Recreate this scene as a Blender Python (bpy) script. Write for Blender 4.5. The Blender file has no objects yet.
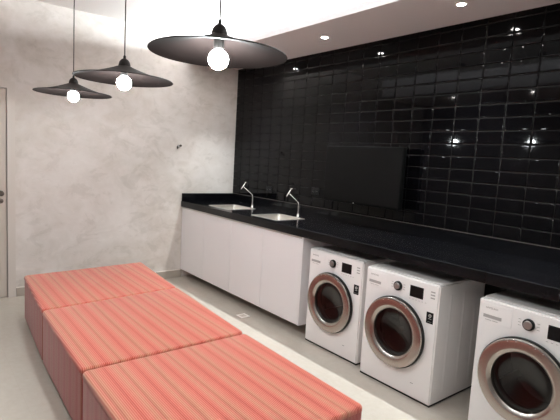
import bpy, bmesh, math, random
from mathutils import Vector, Matrix
random.seed(7)
SC = bpy.context.scene
COL = SC.collection
PI = math.pi

# ------------------------------------------------------------------ dimensions (metres)
# concrete wall is x = 0, tiled wall is y = YT, the camera stands at y = 0
YT = 3.561
XR = 7.45            # right wall
YF = -0.75           # wall behind the camera
ZC = 3.115           # raised ceiling
ZS = 2.817           # underside of the soffits
ZT = 1.017           # worktop

# ------------------------------------------------------------------ materials
def srgb(r, g, b):
    f = lambda c: (c / 255 / 12.92) if c / 255 <= .04045 else ((c / 255 + .055) / 1.055) ** 2.4
    return (f(r), f(g), f(b), 1)

def mat(name, col=(.5, .5, .5, 1), rough=.5, metal=0, spec=.5, **kw):
    m = bpy.data.materials.new(name); m.use_nodes = True
    b = m.node_tree.nodes['Principled BSDF']
    b.inputs['Base Color'].default_value = col
    b.inputs['Roughness'].default_value = rough
    b.inputs['Metallic'].default_value = metal
    b.inputs['Specular IOR Level'].default_value = spec
    for k, v in kw.items():
        b.inputs[k].default_value = v
    return m

def nt(m):
    t = m.node_tree
    return t, t.nodes['Principled BSDF']

def node(t, kind, **kw):
    n = t.nodes.new(kind)
    for k, v in kw.items():
        if k in n.inputs.keys() and not hasattr(n, k): n.inputs[k].default_value = v
        else: setattr(n, k, v)
    return n

def noise(t, vec, scale, detail=4, rough=.55, dist=0):
    n = t.nodes.new('ShaderNodeTexNoise')
    n.inputs['Scale'].default_value = scale; n.inputs['Detail'].default_value = detail
    n.inputs['Roughness'].default_value = rough; n.inputs['Distortion'].default_value = dist
    if vec is not None: t.links.new(vec, n.inputs['Vector'])
    return n.outputs['Fac']

def ramp(t, fac, stops):
    n = t.nodes.new('ShaderNodeValToRGB'); e = n.color_ramp.elements
    while len(e) > 1: e.remove(e[-1])
    e[0].position, e[0].color = stops[0]
    for p, c in stops[1:]:
        x = e.new(p); x.color = c
    t.links.new(fac, n.inputs['Fac'])
    return n.outputs['Color']

def mathn(t, op, a, b=None):
    n = t.nodes.new('ShaderNodeMath'); n.operation = op
    for i, v in enumerate((a, b)):
        if v is None: continue
        if isinstance(v, (int, float)): n.inputs[i].default_value = v
        else: t.links.new(v, n.inputs[i])
    return n.outputs[0]

def mix(t, fac, a, b, mode='MIX'):
    n = t.nodes.new('ShaderNodeMix'); n.data_type = 'RGBA'; n.blend_type = mode
    for i, v in ((0, fac), (6, a), (7, b)):
        if isinstance(v, (int, float, tuple)): n.inputs[i].default_value = v
        else: t.links.new(v, n.inputs[i])
    return n.outputs[2]

def bump(t, b, h, strength, dist):
    n = t.nodes.new('ShaderNodeBump'); n.inputs['Strength'].default_value = strength
    n.inputs['Distance'].default_value = dist
    t.links.new(h, n.inputs['Height']); t.links.new(n.outputs['Normal'], b.inputs['Normal'])

def coords(t, which='Object', scale=None):
    c = t.nodes.new('ShaderNodeTexCoord').outputs[which]
    if scale:
        mp = t.nodes.new('ShaderNodeMapping'); mp.inputs['Scale'].default_value = scale
        t.links.new(c, mp.inputs['Vector']); c = mp.outputs['Vector']
    return c

def concrete():
    m = mat('burnished_concrete', rough=.55, spec=.35); t, b = nt(m)
    c = coords(t)
    big = noise(t, c, .9, 5, .6, .6)
    trowel = noise(t, coords(t, 'Object', (1, 1.5, 2.2)), 2.1, 6, .62, 1.0)
    fine = noise(t, c, 14, 4, .6)
    s = mathn(t, 'ADD', mathn(t, 'MULTIPLY', big, .55), mathn(t, 'ADD', mathn(t, 'MULTIPLY', trowel, .35), mathn(t, 'MULTIPLY', fine, .10)))
    col = ramp(t, s, [(.30, srgb(172, 161, 152)), (.44, srgb(197, 188, 180)), (.52, srgb(206, 198, 192)), (.62, srgb(214, 207, 202)), (.75, srgb(224, 218, 214))])
    sc_ = ramp(t, noise(t, coords(t, 'Object', (1, 1, 1.5)), 3.4, 9, .68, .7), [(.40, (.90, .895, .885, 1)), (.47, (1, 1, 1, 1)), (.60, (1, 1, 1, 1)), (.68, (1.06, 1.06, 1.06, 1))])
    t.links.new(mix(t, 1.0, col, sc_, 'MULTIPLY'), b.inputs['Base Color'])
    bump(t, b, trowel, .15, .004)
    return m

def floor_mat():
    m = mat('polished_porcelain', rough=.22, spec=.4); t, b = nt(m)
    c = coords(t)
    n1 = noise(t, c, 1.6, 5, .6, .4); n2 = noise(t, c, 22, 3, .6)
    s = mathn(t, 'ADD', mathn(t, 'MULTIPLY', n1, .6), mathn(t, 'MULTIPLY', n2, .4))
    col = ramp(t, s, [(.3, srgb(174, 166, 155)), (.7, srgb(186, 178, 168))])
    br = t.nodes.new('ShaderNodeTexBrick'); br.offset = 0; br.inputs['Scale'].default_value = 1
    br.inputs['Brick Width'].default_value = .9; br.inputs['Row Height'].default_value = .9
    br.inputs['Mortar Size'].default_value = .0012; br.inputs['Mortar Smooth'].default_value = .1
    br.inputs['Color1'].default_value = (1, 1, 1, 1); br.inputs['Color2'].default_value = (1, 1, 1, 1)
    br.inputs['Mortar'].default_value = (.95, .945, .94, 1)
    mp = t.nodes.new('ShaderNodeMapping'); mp.inputs['Location'].default_value = (.13, .36, 0)
    t.links.new(c, mp.inputs['Vector']); t.links.new(mp.outputs['Vector'], br.inputs['Vector'])
    t.links.new(mix(t, 1.0, col, br.outputs['Color'], 'MULTIPLY'), b.inputs['Base Color'])
    return m

def granite():
    m = mat('black_granite', rough=.12, spec=.2); t, b = nt(m)
    c = coords(t)
    n1 = noise(t, c, 90, 3, .7); n2 = noise(t, c, 5, 4, .6)
    s = mathn(t, 'ADD', mathn(t, 'MULTIPLY', n1, .6), mathn(t, 'MULTIPLY', n2, .4))
    t.links.new(ramp(t, s, [(.35, (.002, .002, .0025, 1)), (.6, (.004, .004, .005, 1)), (.75, (.012, .011, .011, 1))]), b.inputs['Base Color'])
    return m

def fabric(side=False):
    m = mat('woven_striped_fabric_side_shaded' if side else 'woven_striped_fabric', rough=.9, spec=.15, **{'Sheen Weight': .25, 'Sheen Roughness': .5}); t, b = nt(m)
    uv = coords(t, 'UV')
    sp = t.nodes.new('ShaderNodeSeparateXYZ'); t.links.new(uv, sp.inputs[0])
    u, v = sp.outputs['X'], sp.outputs['Y']
    # broad stripes: bands of coral, salmon and tan, about 13 cm apart, not all alike
    wob = noise(t, coords(t, 'UV', (.25, 6, 1)), 1.5, 2, .5)
    vv = mathn(t, 'ADD', v, mathn(t, 'MULTIPLY', mathn(t, 'SUBTRACT', wob, .5), .05))
    fr = mathn(t, 'FRACT', mathn(t, 'DIVIDE', vv, .152))
    coral = srgb(181, 86, 72); salmon = srgb(180, 101, 85); tan = srgb(172, 118, 93); deep = srgb(162, 66, 52)
    if side: coral, salmon, tan, deep = srgb(158, 72, 68), srgb(160, 84, 78), srgb(156, 92, 80), srgb(150, 60, 57)  # same cloth on the sides: less tan, their shade darkened into the colours
    col = ramp(t, fr, [(0, coral), (.08, deep), (.18, coral), (.30, salmon), (.42, tan), (.52, salmon), (.60, srgb(146, 78, 68) if side else srgb(150, 88, 66)), (.68, tan), (.82, salmon), (1, coral)])
    # fine ribs along the stripe, with short light stitches
    w = mathn(t, 'SINE', mathn(t, 'MULTIPLY', v, 2 * PI / .0105))
    st = mathn(t, 'SINE', mathn(t, 'ADD', mathn(t, 'MULTIPLY', u, 2 * PI / .011), mathn(t, 'MULTIPLY', mathn(t, 'FLOOR', mathn(t, 'DIVIDE', v, .0105)), PI)))
    rib = mathn(t, 'MULTIPLY', mathn(t, 'ADD', w, 1), .5)
    lightf = mathn(t, 'MULTIPLY', mathn(t, 'POWER', rib, 3), mathn(t, 'ADD', mathn(t, 'MULTIPLY', st, .25), .55))
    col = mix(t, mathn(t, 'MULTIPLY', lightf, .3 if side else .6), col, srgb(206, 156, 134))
    darkf = mathn(t, 'MULTIPLY', mathn(t, 'POWER', mathn(t, 'SUBTRACT', 1, rib), 3), .5)
    col = mix(t, darkf, col, srgb(150, 52, 44))
    t.links.new(col, b.inputs['Base Color'])
    bump(t, b, mathn(t, 'ADD', rib, mathn(t, 'MULTIPLY', st, .2)), .35, .002)
    return m

def tile_mat():
    m = mat('black_glazed_tile', (.0014, .0013, .0017, 1), .045, 0, .15); t, b = nt(m)
    n1 = noise(t, coords(t), 9, 2, .5)
    bump(t, b, n1, .05, .004)
    return m

M = dict(
    concrete=concrete(), floor=floor_mat(), granite=granite(), fabric=fabric(), fabric_side_shaded=fabric(True), tile=tile_mat(),
    grout=mat('dark_grout', srgb(52, 49, 48), .8, 0, .2),
    ceiling=mat('white_ceiling_paint', srgb(236, 232, 230), .85, 0, .2),
    soffit=mat('soffit_paint', srgb(249, 244, 246), .8, 0, .2),
    wallpaint=mat('warm_grey_paint', srgb(140, 136, 136), .8, 0, .2),
    darkwall=mat('side_wall_paint', srgb(130, 126, 127), .8, 0, .2),
    cabinet=mat('white_laminate', srgb(234, 230, 231), .38, 0, .4),
    plinth=mat('dark_plinth', srgb(60, 54, 50), .6),
    alu=mat('brushed_aluminium', srgb(190, 186, 182), .35, .9),
    steel=mat('stainless_steel', srgb(222, 217, 210), .34, 1),
    chrome=mat('chrome', srgb(235, 233, 230), .2, 1),
    ring=mat('satin_chrome', srgb(172, 164, 158), .27, 1),
    enamel=mat('white_enamel', srgb(243, 240, 239), .3, 0, .45),
    top_shaded=mat('washer_top_shaded_white', srgb(214, 209, 206), .4, 0, .4),  # washer white, greyed to paint in the shade on the lid
    black=mat('black_plastic', srgb(18, 17, 17), .45, 0, .2),
    gloss=mat('black_gloss', srgb(20, 20, 21), .3, 0, .15),
    rubber=mat('black_rubber', srgb(20, 20, 20), .7),
    dial=mat('dial_grey', srgb(150, 147, 145), .3, .7),
    print=mat('grey_print', srgb(150, 145, 142), .6),
    recess=mat('recess_grey', srgb(172, 168, 166), .45),
    sticker=mat('white_print', srgb(205, 203, 200), .5),
    screen=mat('tv_screen', srgb(14, 13, 13), .38, 0, .06),
    shade=mat('shade_metal', srgb(34, 29, 27), .55, 0, .12),
    shade_in=mat('shade_inner', srgb(23, 18, 17), .65, 0, .05),
    cord=mat('cord', srgb(58, 50, 46), .6),
    drum=mat('drum_steel', srgb(120, 116, 114), .28, .9),
    gasket=mat('gasket_grey', srgb(58, 57, 57), .6),
    doorleaf=mat('door_laminate', srgb(194, 182, 172), .5, 0, .3),
    doorframe=mat('door_frame_paint', srgb(200, 191, 183), .5, 0, .3),
    basebd=mat('porcelain_skirting', srgb(168, 158, 147), .35, 0, .4),
    basetop=mat('skirting_edge', srgb(222, 214, 205), .5),
    darkmetal=mat('dark_metal', srgb(92, 82, 75), .4, .6),
    white=mat('white_plastic', srgb(226, 221, 216), .4),
    drain=mat('drain_grate', srgb(200, 192, 184), .35, .6),
    tvblack=mat('tv_housing', srgb(9, 9, 9), .5, 0, .05),
    holder=mat('bulb_holder_grey', srgb(30, 28, 27), .6, 0, .1),
    bracket=mat('bracket_black', srgb(18, 18, 18), .5),
)
def glass_mat():
    m = bpy.data.materials.new('smoked_door_glass'); m.use_nodes = True
    t = m.node_tree; t.nodes.clear()
    o = t.nodes.new('ShaderNodeOutputMaterial'); tr = t.nodes.new('ShaderNodeBsdfTransparent')
    tr.inputs['Color'].default_value = (.55, .53, .53, 1)
    g = t.nodes.new('ShaderNodeBsdfGlossy'); g.inputs['Roughness'].default_value = .04
    g.inputs['Color'].default_value = (.9, .9, .9, 1)
    fr = t.nodes.new('ShaderNodeFresnel'); fr.inputs['IOR'].default_value = 1.5
    mx = t.nodes.new('ShaderNodeMixShader')
    t.links.new(fr.outputs[0], mx.inputs[0]); t.links.new(tr.outputs[0], mx.inputs[1]); t.links.new(g.outputs[0], mx.inputs[2])
    t.links.new(mx.outputs[0], o.inputs[0])
    return m
M['glass'] = glass_mat()
def emit(name, col, s):
    m = bpy.data.materials.new(name); m.use_nodes = True
    b = m.node_tree.nodes['Principled BSDF']
    b.inputs['Base Color'].default_value = (.8, .8, .8, 1)
    b.inputs['Emission Color'].default_value = col; b.inputs['Emission Strength'].default_value = s
    return m
WARM = (1.0, .86, .72, 1)
M['bulb'] = emit('lit_bulb', (.92, .99, 1.0, 1), 430)
M['lens'] = emit('lit_downlight_lens', (1.0, .97, .92, 1), 480)
M['led'] = emit('small_led', (1.0, .95, .9, 1), .35)

# ------------------------------------------------------------------ mesh helpers
def obj(name, bm, mats, parent=None, smooth=None, kind=None, label=None):
    bmesh.ops.recalc_face_normals(bm, faces=bm.faces)
    me = bpy.data.meshes.new(name); bm.to_mesh(me); bm.free()
    for m_ in (mats if isinstance(mats, (list, tuple)) else [mats]): me.materials.append(M[m_])
    if smooth is not None:
        for p in me.polygons: p.use_smooth = True
        me.set_sharp_from_angle(angle=math.radians(smooth))
    o = bpy.data.objects.new(name, me); COL.objects.link(o)
    if parent: o.parent = parent
    if kind: o['kind'] = kind
    if label: o['label'] = label
    return o

def thing(name, label, cat, loc=(0, 0, 0), rz=0, group=None):
    o = bpy.data.objects.new(name, None); COL.objects.link(o)
    o.empty_display_size = .1
    o.location = loc; o.rotation_euler = (0, 0, rz)
    o['label'] = label; o['category'] = cat
    if group: o['group'] = group
    return o

def dup(root, loc, label, rz=0):
    r = root.copy(); COL.objects.link(r); r.location = loc; r.rotation_euler = (0, 0, rz); r['label'] = label
    for ch in list(root.children):
        c = ch.copy(); COL.objects.link(c); c.parent = r
        for g in ch.children:
            d = g.copy(); COL.objects.link(d); d.parent = c
    return r

def B(): return bmesh.new()

def box(bm, x0, x1, y0, y1, z0, z1, mi=0):
    vs = [bm.verts.new(p) for p in ((x0, y0, z0), (x1, y0, z0), (x1, y1, z0), (x0, y1, z0), (x0, y0, z1), (x1, y0, z1), (x1, y1, z1), (x0, y1, z1))]
    fs = [bm.faces.new([vs[i] for i in q]) for q in ((3, 2, 1, 0), (4, 5, 6, 7), (0, 1, 5, 4), (1, 2, 6, 5), (2, 3, 7, 6), (3, 0, 4, 7))]
    for f in fs: f.material_index = mi
    return vs, fs

def rbox(x0, x1, y0, y1, z0, z1, r=.004, seg=2):
    bm = B(); box(bm, x0, x1, y0, y1, z0, z1)
    bmesh.ops.bevel(bm, geom=bm.edges[:], offset=r, segments=seg, profile=.5, affect='EDGES')
    return bm

def frame_of(d):
    d = Vector(d).normalized()
    a = Vector((0, 0, 1)) if abs(d.z) < .9 else Vector((1, 0, 0))
    u = d.cross(a).normalized(); v = d.cross(u).normalized()
    return d, u, v

def lathe(bm, prof, seg=48, mtx=None, mi=0, close=False):
    """prof: list of (radius, height) turned about local z"""
    rings = []
    for r, z in prof:
        if r < 1e-6: rings.append([bm.verts.new((0, 0, z))])
        else: rings.append([bm.verts.new((r * math.cos(2 * PI * k / seg), r * math.sin(2 * PI * k / seg), z)) for k in range(seg)])
    pairs = list(zip(rings, rings[1:])) + ([(rings[-1], rings[0])] if close else [])
    for a, b in pairs:
        for k in range(seg):
            k2 = (k + 1) % seg
            if len(a) == 1 and len(b) == 1: continue
            if len(a) == 1: f = bm.faces.new((a[0], b[k], b[k2]))
            elif len(b) == 1: f = bm.faces.new((a[k], a[k2], b[0]))
            else: f = bm.faces.new((a[k], a[k2], b[k2], b[k]))
            f.material_index = mi
    vs = [v for rg in rings for v in rg]
    if mtx is not None: bmesh.ops.transform(bm, matrix=mtx, verts=vs)
    return vs

def tube(bm, pts, r, seg=16, caps=True):
    pts = [Vector(p) for p in pts]; rings = []
    rr = r if isinstance(r, (list, tuple)) else [r] * len(pts)
    d0 = (pts[1] - pts[0]).normalized(); _, u, v = frame_of(d0)
    for i, p in enumerate(pts):
        d = (pts[min(i + 1, len(pts) - 1)] - pts[max(i - 1, 0)]).normalized()
        u = (u - d * u.dot(d)).normalized(); v = d.cross(u)
        rings.append([bm.verts.new(p + (u * math.cos(2 * PI * k / seg) + v * math.sin(2 * PI * k / seg)) * rr[i]) for k in range(seg)])
    for a, b in zip(rings, rings[1:]):
        for k in range(seg): bm.faces.new((a[k], a[(k + 1) % seg], b[(k + 1) % seg], b[k]))
    if caps:
        bm.faces.new(rings[0][::-1]); bm.faces.new(rings[-1])

FRONT = Matrix.Rotation(PI / 2, 4, 'X')      # lathe axis z -> -y (towards the room)
def at(m_, x, y, z): return Matrix.Translation((x, y, z)) @ m_

def text_mesh(s, size):
    cu = bpy.data.curves.new('t', 'FONT'); cu.body = s; cu.size = size; cu.align_x = 'LEFT'; cu.extrude = .0003; cu.resolution_u = 2
    o = bpy.data.objects.new('t', cu); COL.objects.link(o)
    dg = bpy.context.evaluated_depsgraph_get(); dg.update()
    me = bpy.data.meshes.new_from_object(o.evaluated_get(dg))
    bm = B(); bm.from_mesh(me)
    bpy.data.objects.remove(o); bpy.data.curves.remove(cu); bpy.data.meshes.remove(me)
    return bm

# ------------------------------------------------------------------ room shell
def struct(name, bm, m_, **kw): return obj(name, bm, m_, kind='structure', **kw)

bm = B(); box(bm, -.15, XR + .15, YF - .15, YT + .15, -.12, 0); struct('floor', bm, 'floor')
bm = B(); box(bm, -.15, XR + .15, YF - .15, YT + .15, ZC, ZC + .12); struct('ceiling', bm, 'ceiling')
DY0, DY1, DZ = -.06, .782, 2.195            # door opening in the concrete wall
bm = B()
box(bm, -.15, 0, DY1, YT, 0, ZC); box(bm, -.15, 0, DY0, DY1, DZ, ZC); box(bm, -.15, 0, YF, DY0, 0, ZC)
struct('wall_left', bm, 'concrete')
bm = B(); box(bm, XR, XR + .15, YF, YT, 0, ZC); struct('wall_right', bm, 'darkwall')
bm = B(); box(bm, -.15, XR + .15, YF - .15, YF, 0, ZC); struct('wall_front', bm, 'wallpaint')

# tiled wall: bevelled 20 x 10 cm glazed tiles, joints running straight up
bm = B()
box(bm, -.15, XR + .15, YT - .001, YT + .15, 0, ZC, 1)
PX, PZ, TZ0 = .2115, .1030, 1.1215
col0 = 3.565 - 17 * PX
for i in range(-1, int(XR / PX) + 2):
    for j in range(-1, 17):
        x0 = col0 + i * PX + .0012; x1 = x0 + PX - .0024
        z0 = TZ0 + j * PZ + .0012; z1 = z0 + PZ - .0024
        x0, x1 = max(x0, .001), min(x1, XR - .001); z1 = min(z1, ZS + .02)
        if x1 - x0 < .02 or z1 - z0 < .015: continue
        d = [random.uniform(-.0003, .0003), random.uniform(-.0002, .0002), random.uniform(-.0002, .0002)]
        rd = min(.0085, (x1 - x0) * .4, (z1 - z0) * .4)
        base = YT + .001
        def loop(ins, y):
            return [bm.verts.new((x, y + d[0] + sx * d[1] + sz * d[2], z)) for x, z, sx, sz in
                    ((x0 + ins, z0 + ins, -1, -1), (x1 - ins, z0 + ins, 1, -1), (x1 - ins, z1 - ins, 1, 1), (x0 + ins, z1 - ins, -1, 1))]
        ls = [loop(0, base)]
        for k in range(5):                      # rounded glazed edge
            a = math.radians(72) * (1 - k / 4)
            ls.append(loop(rd - rd * math.sin(a) / math.sin(math.radians(72)), YT - .0068 + rd * (1 - math.cos(a)) * .75))
        ls.append(loop(rd + .002, YT - .0068))
        for la, lb in zip(ls, ls[1:]):
            for k in range(4):
                f = bm.faces.new((la[k], la[(k + 1) % 4], lb[(k + 1) % 4], lb[k])); f.smooth = True
        bm.faces.new(ls[-1]).smooth = True
struct('wall_back', bm, ['tile', 'grout'])

# dropped soffits with an open cove above the lip
SY = 2.787
bm = B(); box(bm, 0, XR, SY, YT - .009, ZS, ZS + .03); box(bm, 0, XR, SY, SY + .015, ZS + .03, ZS + .055)
struct('trim_1', bm, 'soffit', label='dropped plaster soffit over the tiled wall')
bm = B(); box(bm, 0, XR, YF, .50, ZS, ZC)
struct('trim_2', bm, 'soffit', label='dropped plaster soffit over the camera side')
bm = B(); box(bm, 0, .012, .858, 2.80, 0, .094); box(bm, 0, .013, .858, 2.80, .094, .103, 1)
struct('baseboard_left', bm, ['basebd', 'basetop'])
bm = B(); box(bm, 0, XR, YF, YF + .012, 0, .1); struct('baseboard_front', bm, 'basebd')

# door at the left edge
dr = thing('door_1', 'pale laminate door in the concrete wall', 'door', (0, 0, 0)); dr['kind'] = 'structure'
bm = rbox(-.05, -.012, DY0 + .004, DY1 - .005, .006, DZ - .005, .002); obj('door_leaf', bm, 'doorleaf', dr)
bm = B()
box(bm, -.012, .012, DY1, DY1 + .072, 0, DZ + .072); box(bm, -.012, .012, DY0 - .072, DY0, 0, DZ + .072); box(bm, -.012, .012, DY0, DY1, DZ, DZ + .072)
box(bm, -.15, -.012, DY1 - .002, DY1 + .004, 0, DZ)
obj('door_frame', bm, 'doorframe', dr)
bm = B()
lathe(bm, [(0, 0), (.026, 0), (.026, .006), (.012, .008), (.010, .045), (.026, .05), (.028, .06), (.020, .07), (0, .072)], 24, Matrix.Translation((-.012, .722, 1.12)) @ Matrix.Rotation(PI / 2, 4, 'Y'))
obj('door_knob', bm, 'darkmetal', dr, 40)
bm = B()
lathe(bm, [(0, 0), (.026, 0), (.026, .008), (.014, .012), (.012, .024), (0, .025)], 24, Matrix.Translation((-.012, .722, 1.037)) @ Matrix.Rotation(PI / 2, 4, 'Y'))
obj('lock_rosette', bm, 'darkmetal', dr, 40)

# ------------------------------------------------------------------ base cabinets under the sinks
CY = 2.784
def cabinet(x0, x1, ndoor, label, endpanel):
    t = thing('base_cabinet', label, 'cabinet', (x0, CY, 0), 0, 'white cabinets under the sinks')
    w = x1 - x0
    bm = B()
    box(bm, .0, .018, .02, .74, .108, .94)
    box(bm, w - .018, w, .0 if endpanel else .02, .74, .108, .94)
    box(bm, .018, w - .018, .02, .74, .108, .126)
    box(bm, .018, w - .018, .73, .74, .126, .94)
    obj('carcass', bm, 'cabinet', t)
    bm = B(); box(bm, 0.0, w - .02, .42, .435, .0, .108); obj('plinth', bm, 'plinth', t)
    e = w - (.019 if endpanel else 0)
    for k in range(ndoor):
        a = k * e / ndoor + .0012; c = (k + 1) * e / ndoor - .0012
        obj('door', rbox(a, c, 0, .018, .108, .920, .0015, 1), 'cabinet', t)
    bm = B(); box(bm, 0, e, .0, .03, .9225, .9415)
    obj('finger_pull', bm, 'alu', t)
    return t
cabinet(.003, 1.213, 2, 'white handleless two-door sink cabinet against the concrete wall', False)
cabinet(1.214, 2.432, 2, 'white handleless two-door sink cabinet next to the first washing machine', True)

# ------------------------------------------------------------------ black granite worktop
SINKS = [(.53, 1.01), (1.455, 1.915)]
SY0, SY1 = 2.865, 3.265
wt = thing('worktop', 'long black polished granite worktop running along the tiled wall', 'worktop', (0, CY, .942))
def slab(x0, x1, holes):
    bm = B(); o = (CY, .942)
    xs = [x0] + [v for h in holes for v in (h[0] + .012, h[1] - .012)] + [x1]
    for a, b_ in zip(xs, xs[1:]):
        y0, y1 = SY0 + .012, SY1 - .012
        isl = any(abs(a - h[0] - .012) < 1e-6 for h in holes)
        segs = ((2.784, y0), (y1, YT - .02)) if isl else ((2.784, YT - .02),)
        for c, d in segs: box(bm, a, b_, c - o[0], d - o[0], ZT - .03 - o[1], ZT - o[1])
    return bm
obj('slab', slab(.002, 4.160, SINKS), 'granite', wt)
obj('slab', slab(4.162, XR - .003, []), 'granite', wt)
for a, b_ in ((.002, 4.160), (4.162, XR - .003)):
    obj('apron', rbox(a, b_, 2.764 - CY, 2.784 - CY, 0, ZT - .942, .004, 3), 'granite', wt)
bm = B(); box(bm, .022, XR - .003, YT - .0205 - CY, YT - .0075 - CY, ZT - .942 - .001, 1.118 - .942)
bmesh.ops.bevel(bm, geom=bm.edges[:], offset=.0015, segments=2, affect='EDGES')
obj('backsplash', bm, 'granite', wt)
bm = B(); box(bm, .002, .022, 2.772 - CY, YT - .0075 - CY, ZT - .942 - .001, 1.118 - .942)
bmesh.ops.bevel(bm, geom=bm.edges[:], offset=.0015, segments=2, affect='EDGES')
obj('side_splash', bm, 'granite', wt)

bm = B(); box(bm, .022, XR - .003, YT - .0125 - CY, YT - .0072 - CY, 1.1178 - .942, 1.1225 - .942)
obj('sealant_bead', bm, 'plinth', wt, label='thin grey sealant line along the top of the backsplash')

# ------------------------------------------------------------------ sinks
def rrect(x0, x1, y0, y1, r, n=6):
    out = []
    for cx, cy, a0 in ((x1 - r, y1 - r, 0), (x0 + r, y1 - r, PI / 2), (x0 + r, y0 + r, PI), (x1 - r, y0 + r, 3 * PI / 2)):
        for k in range(n + 1):
            a = a0 + PI / 2 * k / n
            out.append((cx + r * math.cos(a), cy + r * math.sin(a)))
    return out
def loft(bm, loops, cap=None):
    rs = [[bm.verts.new(p) for p in lp] for lp in loops]
    for a, b_ in zip(rs, rs[1:]):
        n = len(a)
        for k in range(n): bm.faces.new((a[k], a[(k + 1) % n], b_[(k + 1) % n], b_[k]))
    if cap == 'end': bm.faces.new(rs[-1])
    return rs
def sink(x0, x1, label):
    cx, cy = (x0 + x1) / 2, (SY0 + SY1) / 2; w, d = (x1 - x0) / 2, (SY1 - SY0) / 2
    t = thing('sink', label, 'sink', (cx, cy, ZT), 0, 'steel sinks in the worktop')
    R = lambda i, z, r: [(x, y, z) for x, y in rrect(-w + i, w - i, -d + i, d - i, r)]
    bm = B(); loft(bm, [R(0, .0002, .035), R(0, .0025, .035), R(.003, .0038, .034), R(.016, .0038, .030), R(.020, .0015, .030)]); obj('rim', bm, 'steel', t, 50)
    bm = B(); loft(bm, [R(.020, .0015, .03), R(.024, -.02, .03), R(.032, -.13, .04), R(.05, -.155, .05), R(.09, -.163, .06)], 'end'); obj('basin', bm, 'steel', t, 50)
    bm = B(); lathe(bm, [(.045, -.161), (.045, -.158), (.036, -.1575), (.034, -.160), (.012, -.160), (.010, -.156), (0, -.155)], 24); obj('drain', bm, 'chrome', t, 40)
    return t
sink(*SINKS[0], 'stainless steel sink nearest the concrete wall')
sink(*SINKS[1], 'stainless steel sink nearer the washing machines')

# ------------------------------------------------------------------ taps
def tap(x, label):
    t = thing('tap', label, 'tap', (x, 3.30, ZT + .0004), 0, 'chrome taps at the sinks')
    bm = B(); lathe(bm, [(0, .0), (.024, .0), (.024, .006), (.018, .012), (.015, .03), (.013, .036), (0, .036)], 24)
    obj('base', bm, 'chrome', t, 40)
    a = math.radians(36); pts = [(0, 0, .03), (0, 0, .09), (0, 0, .135)]
    R_ = .05
    for k in range(1, 9):
        th = (PI / 2 - a) * k / 8
        pts.append((0, -R_ + R_ * math.cos(th), .135 + R_ * math.sin(th)))
    d = Vector((0, -math.cos(a), math.sin(a))); p = Vector(pts[-1])
    for s in (.05, .10, .150): pts.append(tuple(p + d * s))
    tip = p + d * .150
    bm = B(); tube(bm, pts, .0095); obj('spout', bm, 'chrome', t, 40)
    up = Vector((0, math.sin(a), math.cos(a)))
    c = tip + d * .006
    bm = B()
    tube(bm, [c - up * .050, c - up * .046, c - up * .02, c + up * .02, c + up * .03], [.006, .0075, .0085, .0085, .0075])
    obj('valve_body', bm, 'chrome', t, 40)
    bm = B(); tube(bm, [c + up * .028, c + up * .052], [.006, .005])
    s = Vector((1, 0, 0))
    tube(bm, [c + up * .052 - s * .020 , c + up * .054, c + up * .052 + s * .020], [.005, .007, .005])
    obj('handle', bm, 'chrome', t, 40)
    return t
tap(.868, 'chrome bent-pipe tap at the sink nearest the concrete wall')
tap(1.742, 'chrome bent-pipe tap at the sink nearer the washing machines')

# ------------------------------------------------------------------ television
tv = thing('television', 'black flat television mounted on the tiled wall above the worktop', 'television', (2.50, 3.40, 1.235))
bm = rbox(-.487, .487, 0, .05, 0, .563, .006, 3); obj('housing', bm, 'tvblack', tv, 40)
bm = B(); box(bm, -.475, .475, -.0012, .002, .022, .553); obj('screen', bm, 'screen', tv)
bm = B(); lathe(bm, [(0, .002), (.006, .002), (.006, 0), (0, 0)], 16, at(FRONT, -.06, 0, .011)); obj('badge', bm, 'alu', tv, label='small bright badge on the lower bezel')
bm = B(); box(bm, -.15, .15, .05, .085, .17, .42); box(bm, -.05, .05, .085, .14, .2, .38); box(bm, -.11, .11, .14, .1540, .17, .42); obj('wall_mount', bm, 'bracket', tv)

# ------------------------------------------------------------------ wall sockets on the tiles
def socket(x, z, label):
    t = thing('wall_socket', label, 'socket', (x, YT - .0075, z), 0, 'black sockets on the tiles')
    obj('plate', rbox(-.062, .062, -.010, 0, -.04, .04, .003), 'black', t)
    bm = B()
    for sx in (-.028, .028):
        lathe(bm, [(0, .0125), (.017, .0125), (.019, .010), (.019, .009)], 20, at(FRONT, sx, 0, 0))
    obj('outlet', bm, 'gloss', t, 40)
    for sx in (-.036, -.020, .020, .036):
        bm = B(); lathe(bm, [(0, .0132), (.0025, .0132), (.0025, .012)], 10, at(FRONT, sx, 0, 0)); obj('contact', bm, 'alu', t)
socket(.862, 1.245, 'black wall socket on the tiles behind the first tap')
socket(1.722, 1.297, 'black wall socket on the tiles beside the television')

# ------------------------------------------------------------------ hook on the concrete wall
hk = thing('wall_hook', 'small two-knob metal hook on the concrete wall near the worktop end', 'hook', (0, 2.700, 1.722))
hk.scale = (.85, .85, .85)
RY = Matrix.Rotation(PI / 2, 4, 'Y')
bm = B(); lathe(bm, [(0, 0), (.022, 0), (.022, .004), (.012, .007), (.011, .03), (0, .03)], 20, RY); obj('base', bm, 'dial', hk, 40)
bm = B(); tube(bm, [(.026, -.022, -.006), (.026, -.01, -.002), (.026, 0, 0), (.026, .018, .008)], .007); obj('body', bm, 'dial', hk, 40)
bm = B(); lathe(bm, [(0, -.02), (.013, -.02), (.018, 0), (.015, .016), (0, .018)], 20, Matrix.Translation((.03, .024, .012)) @ RY); obj('knob', bm, 'darkmetal', hk, 40)
bm = B(); lathe(bm, [(0, -.034), (.010, -.034), (.013, -.01), (.010, .006), (0, .008)], 20, Matrix.Translation((.027, -.024, -.004))); obj('hook_knob', bm, 'plinth', hk, 40)

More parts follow.
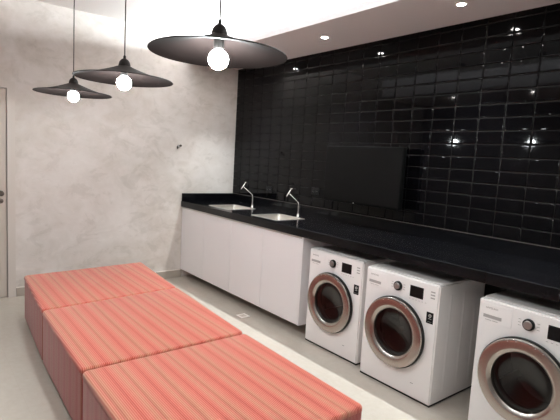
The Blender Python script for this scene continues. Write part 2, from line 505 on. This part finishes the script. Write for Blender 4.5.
# ------------------------------------------------------------------ floor drain
fd = thing('floor_drain', 'small square floor drain with a white frame in front of the cabinets', 'drain', (1.705, 2.662, 0))
bm = B()
for a in ((-.052, .052, -.052, -.034), (-.052, .052, .034, .052), (-.052, -.034, -.034, .034), (.034, .052, -.034, .034)): box(bm, *a, .0002, .004)
obj('frame', bm, 'white', fd)
bm = B(); box(bm, -.034, .034, -.034, .034, .0002, .002)
for k in range(5): box(bm, -.03, .03, -.028 + k * .0125, -.022 + k * .0125, .002, .003)
obj('grate', bm, 'drain', fd)

# ------------------------------------------------------------------ washing machines
WW, WD, WH = .636, .60, .857
DC = (.303, .438)      # door centre on the front
def washer_proto(loc, label):
    t = thing('washing_machine', label, 'washing machine', loc, 0, 'washing machines under the worktop')
    # body: box with rounded edges, its front pierced by the round drum opening
    bm = B(); box(bm, 0, WW, 0, WD, .0105, WH)
    bmesh.ops.bevel(bm, geom=bm.edges[:], offset=.009, segments=3, affect='EDGES')
    ff = max((f for f in bm.faces if f.normal.y < -.99), key=lambda f: f.calc_area())
    xs = [v.co.x for v in ff.verts]; zs = [v.co.z for v in ff.verts]
    x0, x1, z0, z1 = min(xs), max(xs), min(zs), max(zs)
    bmesh.ops.delete(bm, geom=[ff], context='FACES_ONLY')
    N = 96; RH = .205; inner, outer = [], []
    angs = [2 * PI * k / N for k in range(N)] + [math.atan2(z - DC[1], x - DC[0]) % (2 * PI) for x in (x0, x1) for z in (z0, z1)]
    angs = sorted(angs)
    for a in angs:
        c, s = math.cos(a), math.sin(a)
        L = min(((x1 if c > 0 else x0) - DC[0]) / c if abs(c) > 1e-9 else 9, ((z1 if s > 0 else z0) - DC[1]) / s if abs(s) > 1e-9 else 9)
        inner.append(bm.verts.new((DC[0] + RH * c, 0, DC[1] + RH * s)))
        outer.append(bm.verts.new((DC[0] + L * c, 0, DC[1] + L * s)))
    n = len(angs); back = [bm.verts.new((v.co.x, .02, v.co.z)) for v in inner]
    for k in range(n):
        k2 = (k + 1) % n
        bm.faces.new((inner[k], inner[k2], outer[k2], outer[k])); bm.faces.new((inner[k], back[k], back[k2], inner[k2]))
    # long raised ribs pressed into the side panels
    for sx, xx in ((-1, 0), (1, WW)):
        for ya, yb in ((.13, .165), (.30, .335), (.46, .495)):
            p = [bm.verts.new(q) for q in ((xx, ya, .08), (xx, yb, .08), (xx, yb, .78), (xx, ya, .78))]
            q_ = [bm.verts.new(q) for q in ((xx + sx * .004, ya + .01, .095), (xx + sx * .004, yb - .01, .095), (xx + sx * .004, yb - .01, .765), (xx + sx * .004, ya + .01, .765))]
            for k in range(4): bm.faces.new((p[k], p[(k + 1) % 4], q_[(k + 1) % 4], q_[k]))
            bm.faces.new(q_)
    body = obj('body', bm, 'enamel', t, 35)
    bm = rbox(.006, WW - .006, .05, WD - .004, WH - .006, WH + .006, .005, 2); obj('top_lid', bm, 'top_shaded', t, 35)
    bm = B(); box(bm, .004, WW - .004, .004, WD - .01, .003, .012); obj('base_tray', bm, 'rubber', t)
    for fx in (.055, WW - .055):
        for fy in (.05, WD - .05):
            bm = B(); lathe(bm, [(0, 0), (.022, 0), (.022, .003), (.012, .0032), (.012, .0035), (0, .0035)], 16, Matrix.Translation((fx, fy, 0))); obj('foot', bm, 'rubber', t, 40)
    # drum behind the door
    bm = B()
    lathe(bm, [(.20, -.005), (.20, -.03), (.175, -.04), (.172, -.06), (.195, -.07)], 64, at(FRONT, DC[0], 0, DC[1])); obj('gasket', bm, 'gasket', t, 40)
    bm = B()
    lathe(bm, [(.195, -.06), (.235, -.08), (.235, -.36), (.20, -.375), (.06, -.375), (.05, -.36), (0, -.36)], 64, at(FRONT, DC[0], 0, DC[1]))
    for k in range(3):
        a = 2 * PI * k / 3 + .5; mx = at(Matrix.Identity(4), DC[0], 0, DC[1]) @ Matrix.Rotation(a, 4, 'Y')
        vs, _ = box(bm, .185, .234, .10, .34, -.02, .02); bmesh.ops.transform(bm, matrix=mx, verts=vs)
    for ring_y in range(7):
        for k in range(28):
            a = 2 * PI * (k + .5 * (ring_y % 2)) / 28
            mx = at(Matrix.Identity(4), DC[0], 0, DC[1]) @ Matrix.Rotation(a, 4, 'Y') @ Matrix.Translation((.2335, .12 + ring_y * .035, 0)) @ Matrix.Rotation(-PI / 2, 4, 'Y')
            lathe(bm, [(.007, 0), (.004, .002), (0, .0025)], 8, mx)
    obj('drum', bm, 'drum', t, 40)
    # door: chrome funnel ring, dark outer seam, bowl glass, hinge-side grip
    dro = B()
    lathe(dro, [(.205, .002), (.255, .002), (.259, .010), (.2585, .026), (.251, .030)], 96, at(FRONT, DC[0], 0, DC[1]))
    door = obj('door', dro, 'black', t, 40)
    bm = B()
    lathe(bm, [(.252, .026), (.2525, .038), (.250, .0435), (.2455, .0460), (.240, .0465), (.220, .0468), (.196, .0465), (.191, .0455), (.172, .030), (.170, .004)], 96, at(FRONT, DC[0], 0, DC[1]))
    obj('chrome_ring', bm, 'ring', door, 35)
    bm = B(); lathe(bm, [(.171, .018), (.158, .021), (.120, .012), (.08, .002), (.04, -.004), (0, -.006)], 64, at(FRONT, DC[0] + .003, 0, DC[1]))
    obj('door_glass', bm, 'glass', door, 60)
    for a in (63, 74, 100, 112):                       # fine joints across the top of the ring
        bm = B()
        mx = at(Matrix.Identity(4), DC[0], -.036, DC[1]) @ Matrix.Rotation(-math.radians(a), 4, 'Y')
        vs = [bm.verts.new(p) for p in ((.197, -.0103, -.0014), (.197, -.0103, .0014), (.240, -.0106, .0014), (.240, -.0106, -.0014))]
        us = [bm.verts.new((p.co.x, p.co.y + .003, p.co.z)) for p in vs]
        bm.faces.new(vs); bm.faces.new(us[::-1])
        for k in range(4): bm.faces.new((vs[k], vs[(k + 1) % 4], us[(k + 1) % 4], us[k]))
        bmesh.ops.transform(bm, matrix=mx, verts=vs + us)
        obj('ring_joint', bm, 'white', door, label='pale thin joint across the top of the ring')
    # controls
    dd = obj('detergent_drawer', rbox(.024, .205, -.0025, .004, .722, .832, .0012, 1), 'enamel', t)
    bm = B(); box(bm, .034, .146, -.0032, 0, .746, .766); obj('drawer_grip', bm, 'recess', dd)
    tx = text_mesh('SAMSUNG', .0165)
    bmesh.ops.transform(tx, matrix=at(FRONT, .046, -.0027, .803) , verts=tx.verts)
    obj('brand_lettering', tx, 'print', t)
    bm = B(); box(bm, .046, .085, -.0030, 0, .732, .7355); box(bm, .09, .125, -.0030, 0, .732, .7355); obj('drawer_print', bm, 'recess', dd)
    bm = B(); lathe(bm, [(.034, -.001), (.034, .010), (.031, .016), (.026, .018), (.0245, .016)], 40, at(FRONT, .302, 0, .777)); dl = obj('dial', bm, 'black', t, 35)
    bm = B(); lathe(bm, [(.0248, .012), (.0245, .019), (.022, .022), (0, .021)], 40, at(FRONT, .302, 0, .777)); obj('dial_cap', bm, 'dial', dl, 35)
    bm = B()
    bm.free()
    for sx in (.249, .353):
        bm = B()
        for k in range(3): box(bm, sx - .008, sx + .008, -.0008, .002, .758 + k * .018, .761 + k * .018)
        obj('programme_print', bm, 'recess', t)
    ds = obj('display', rbox(.404, .514, -.003, .004, .730, .810, .0015, 1), 'gloss', t)
    bm = B()
    bm.free()
    for k in range(3):
        bm = B(); box(bm, .572, .604, -.0015, .003, .756 + k * .021, .764 + k * .021); obj('button', bm, 'recess', t)
    bm = B()
    for k in range(6): box(bm, .40 + k * .026, .412 + k * .026, -.0008, .002, .712, .7145)
    obj('panel_print', bm, 'recess', t)
    st = obj('sticker', rbox(.552, .606, -.0012, .002, .582, .660, .0005, 1), 'gloss', t)
    bm = B(); lathe(bm, [(.006, .0022), (.006, .0012), (.011, .0012), (.011, .0022)], 20, at(FRONT, .580, 0, .636), close=True)
    box(bm, .568, .592, -.0018, -.001, .614, .617); box(bm, .562, .596, -.0018, -.001, .5935, .5945)
    obj('sticker_print', bm, 'sticker', st)
    bm = B(); box(bm, .472, .494, -.001, .002, .115, .119); obj('filter_mark', bm, 'print', t)
    return t
WX = (2.514, 3.241, 4.150)
w0 = washer_proto((WX[0], 2.80, 0), 'white washing machine closest to the white cabinets')
dup(w0, (WX[1], 2.738, 0), 'white washing machine standing between the two others, its side panel in view')
dup(w0, (WX[2], 2.745, 0), 'white washing machine nearest the camera, cut off by the right edge')

# ------------------------------------------------------------------ ottomans
def quad_prism(cs, z0, z1, vr, tr=0, seg=4):
    bm = B()
    lo = [bm.verts.new((x, y, z0)) for x, y in cs]; hi = [bm.verts.new((x, y, z1)) for x, y in cs]
    bm.faces.new(lo[::-1]); tf = bm.faces.new(hi)
    ve = []
    for k in range(4):
        f = bm.faces.new((lo[k], lo[(k + 1) % 4], hi[(k + 1) % 4], hi[k]))
    ve = [e for e in bm.edges if abs(e.verts[0].co.z - e.verts[1].co.z) > 1e-4]
    bmesh.ops.bevel(bm, geom=ve, offset=vr, segments=seg, affect='EDGES', profile=.5)
    if tr:
        te = [e for e in bm.edges if all(abs(v.co.z - z1) < 1e-5 for v in e.verts)]
        bmesh.ops.bevel(bm, geom=te, offset=tr, segments=4, affect='EDGES', profile=.5)
    return bm
def uvs(bm, top):
    uv = bm.loops.layers.uv.new('UVMap'); bm.normal_update()
    for f in bm.faces:
        n = f.normal
        for l in f.loops:
            x, y, z = l.vert.co
            if top: c = (x, y)
            elif abs(n.y) > abs(n.x): c = (z, x)
            else: c = (z, y)
            l[uv].uv = (c[0] + 5, c[1] + 5)
    return bm
def ottoman(quad, label):
    cx = sum(p[0] for p in quad) / 4; cy = sum(p[1] for p in quad) / 4
    t = thing('ottoman', label, 'ottoman', (cx, cy, 0), 0, 'row of striped ottomans')
    q = [(x - cx, y - cy) for x, y in quad]
    obj('side_cover', uvs(quad_prism([(x * .992, y * .992) for x, y in q], .028, .402, .02), False), 'fabric_side_shaded', t, 40)
    bm = quad_prism(q,   .394, .4235, .03, .018)
    obj('top_cover', uvs(bm, True), 'fabric', t, 40)
    for x, y in q:
        fx, fy = x * .86, y * .86
        bm = B(); lathe(bm, [(0, 0), (.022, 0), (.026, .03), (0, .03)], 16, Matrix.Translation((fx, fy, 0))); obj('foot', bm, 'black', t, 40)
    return t
ottoman([(.785, .800), (1.876, .736), (1.757, 1.878), (.690, 1.968)], 'red and tan striped ottoman nearest the concrete wall')
ottoman([(1.884, .734), (2.998, .707), (2.978, 1.800), (1.765, 1.880)], 'red and tan striped ottoman in the middle of the row')
ottoman([(3.018, .704), (4.117, .690), (4.114, 1.776), (3.000, 1.798)], 'red and tan striped ottoman nearest the camera')

# ------------------------------------------------------------------ pendant lamps
def pendant(loc, label):
    # origin at the centre of the rim
    t = thing('pendant_lamp', label, 'lamp', loc, 0, 'pendant lamps over the ottomans')
    Rr = .272; h = .071
    outp = [(Rr, 0), (Rr + .002, .002), (Rr - .002, .006)]
    for k in range(1, 13):
        s = k / 12; r = Rr + (.032 - Rr) * s
        outp.append((r, .006 + h * (s ** 1.45)))
    inp = [(r - .002, z - .003) for r, z in outp[3:]]
    bm = B(); lathe(bm, outp, 96); shade = obj('lamp_shade', bm, 'shade', t, 35)
    bm = B(); lathe(bm, [(Rr, 0)] + inp, 96); obj('shade_lining', bm, 'shade_in', shade, 60)
    bm = B(); lathe(bm, [(.030, .073), (.034, .073), (.033, .084), (.028, .101), (.020, .112), (.012, .117), (.008, .118), (0, .118)], 32); cap = obj('cap', bm, 'shade', t, 35)
    bm = B(); lathe(bm, [(0, .117), (.008, .117), (.008, .130), (.005, .136), (0, .136)], 16); obj('cord_grip', bm, 'black', cap, 35)
    L = ZC - loc[2]
    bm = B(); tube(bm, [(0, 0, .134), (0, 0, (L + .134) / 2), (0, 0, L - .02)], .0036, 10); obj('cable', bm, 'cord', t, 40)
    bm = B(); lathe(bm, [(0, L - .0005), (.055, L - .0005), (.055, L - .008), (.045, L - .022), (.006, L - .026), (0, L - .026)], 32); obj('canopy', bm, 'shade', t, 35)
    bm = B(); lathe(bm, [(0, .072), (.021, .072), (.021, .026), (.018, .020), (0, .020)], 24); obj('bulb_holder', bm, 'holder', t, 35)
    pr = [(.013, .022)] + [(.040 * math.sin(a), -.018 + .040 * math.cos(a)) for a in [PI * (.10 + .90 * k / 16) for k in range(17)]]
    bm = B(); lathe(bm, pr, 32); obj('bulb', bm, 'bulb', t, 60, label='lit white globe bulb')
    return t
PY = .97
p0 = pendant((1.777, PY, 2.032), 'dark wide metal pendant lamp farthest from the camera, leftmost of three')
dup(p0, (2.846, PY, 2.034), 'dark wide metal pendant lamp in the middle of the three')
dup(p0, (3.897, PY, 2.032), 'dark wide metal pendant lamp nearest the camera, largest of three')

# ------------------------------------------------------------------ recessed downlights
def downlight(x, y, label, group):
    t = thing('downlight', label, 'downlight', (x, y, ZS), 0, group)
    bm = B(); lathe(bm, [(.028, .0), (.030, -.004), (.040, -.005), (.043, -.0005), (.043, .0)], 32); obj('trim_ring', bm, 'white', t, 40)
    bm = B(); lathe(bm, [(.029, -.0012), (.016, -.0028), (0, -.0032)], 32); obj('lens', bm, 'lens', t, 40, label='lit lens')
    return t
DLT = [.73, 2.154, 3.579, 5.0, 6.43]; DLF = [1.15, 2.40, 3.65, 4.90, 6.15]
names = ['lit downlight in the soffit behind the largest pendant lamp', 'lit downlight in the soffit above the television', 'lit downlight in the soffit at the top edge above the middle washing machine',
         'lit downlight in the soffit right of the frame, first of two', 'lit downlight in the soffit right of the frame, last of the row']
for x, l in zip(DLT, names): downlight(x, 3.14, l, 'downlights over the worktop')
for x, l in zip(DLF, ['farthest from the tiles by the concrete wall', 'second from the concrete wall', 'third from the concrete wall', 'fourth from the concrete wall', 'fifth from the concrete wall']):
    downlight(x, .10, 'lit downlight over the camera side, ' + l, 'downlights over the camera side')

# ------------------------------------------------------------------ light
def spot(x, y, w, angle=95, blend=.6):
    l = bpy.data.lights.new('downlight_beam', 'SPOT'); l.energy = w; l.color = (.92, 1.0, 1.02)
    l.spot_size = math.radians(angle); l.spot_blend = blend; l.shadow_soft_size = .012
    o = bpy.data.objects.new('downlight_beam', l); COL.objects.link(o); o.location = (x, y, ZS - .012)
for x in DLT: spot(x, 3.14, 172, 86, 1)
for x in DLF: spot(x, .10, 34, 80, .9)
def strip(x0, x1, y, z, w, rx):
    l = bpy.data.lights.new('cove_strip', 'AREA'); l.energy = w; l.color = (.92, 1.0, 1.02); l.shape = 'RECTANGLE'
    l.size = x1 - x0; l.size_y = .04
    o = bpy.data.objects.new('cove_strip', l); COL.objects.link(o)
    o.location = ((x0 + x1) / 2, y, z); o.rotation_euler = (rx, 0, 0)
strip(.05, XR - .05, 2.93, 2.875, 330, math.radians(-143))   # LED strip lying in the cove, facing the ceiling and the room

w = bpy.data.worlds.new('world'); SC.world = w; w.use_nodes = True
w.node_tree.nodes['Background'].inputs[0].default_value = (.02, .02, .02, 1)
w.node_tree.nodes['Background'].inputs[1].default_value = 1

# ------------------------------------------------------------------ camera
cd = bpy.data.cameras.new('camera'); cam = bpy.data.objects.new('camera', cd); COL.objects.link(cam)
cd.sensor_fit = 'HORIZONTAL'; cd.sensor_width = 36; cd.lens = 466.02 / 560 * 36; cd.clip_start = .05
cam.location = (5.5639, 0, 1.635)
cam.rotation_euler = (math.radians(83.7486), math.radians(-3.2457), math.radians(51.8337))
SC.camera = cam
SC.view_settings.view_transform = 'Standard'; SC.view_settings.look = 'None'
SC.view_settings.gamma = 1; SC.view_settings.use_curve_mapping = False
SC.view_settings.exposure = 0.06
SC.cycles.max_bounces = 10; SC.cycles.diffuse_bounces = 6; SC.cycles.glossy_bounces = 5
SC.cycles.sample_clamp_indirect = 6
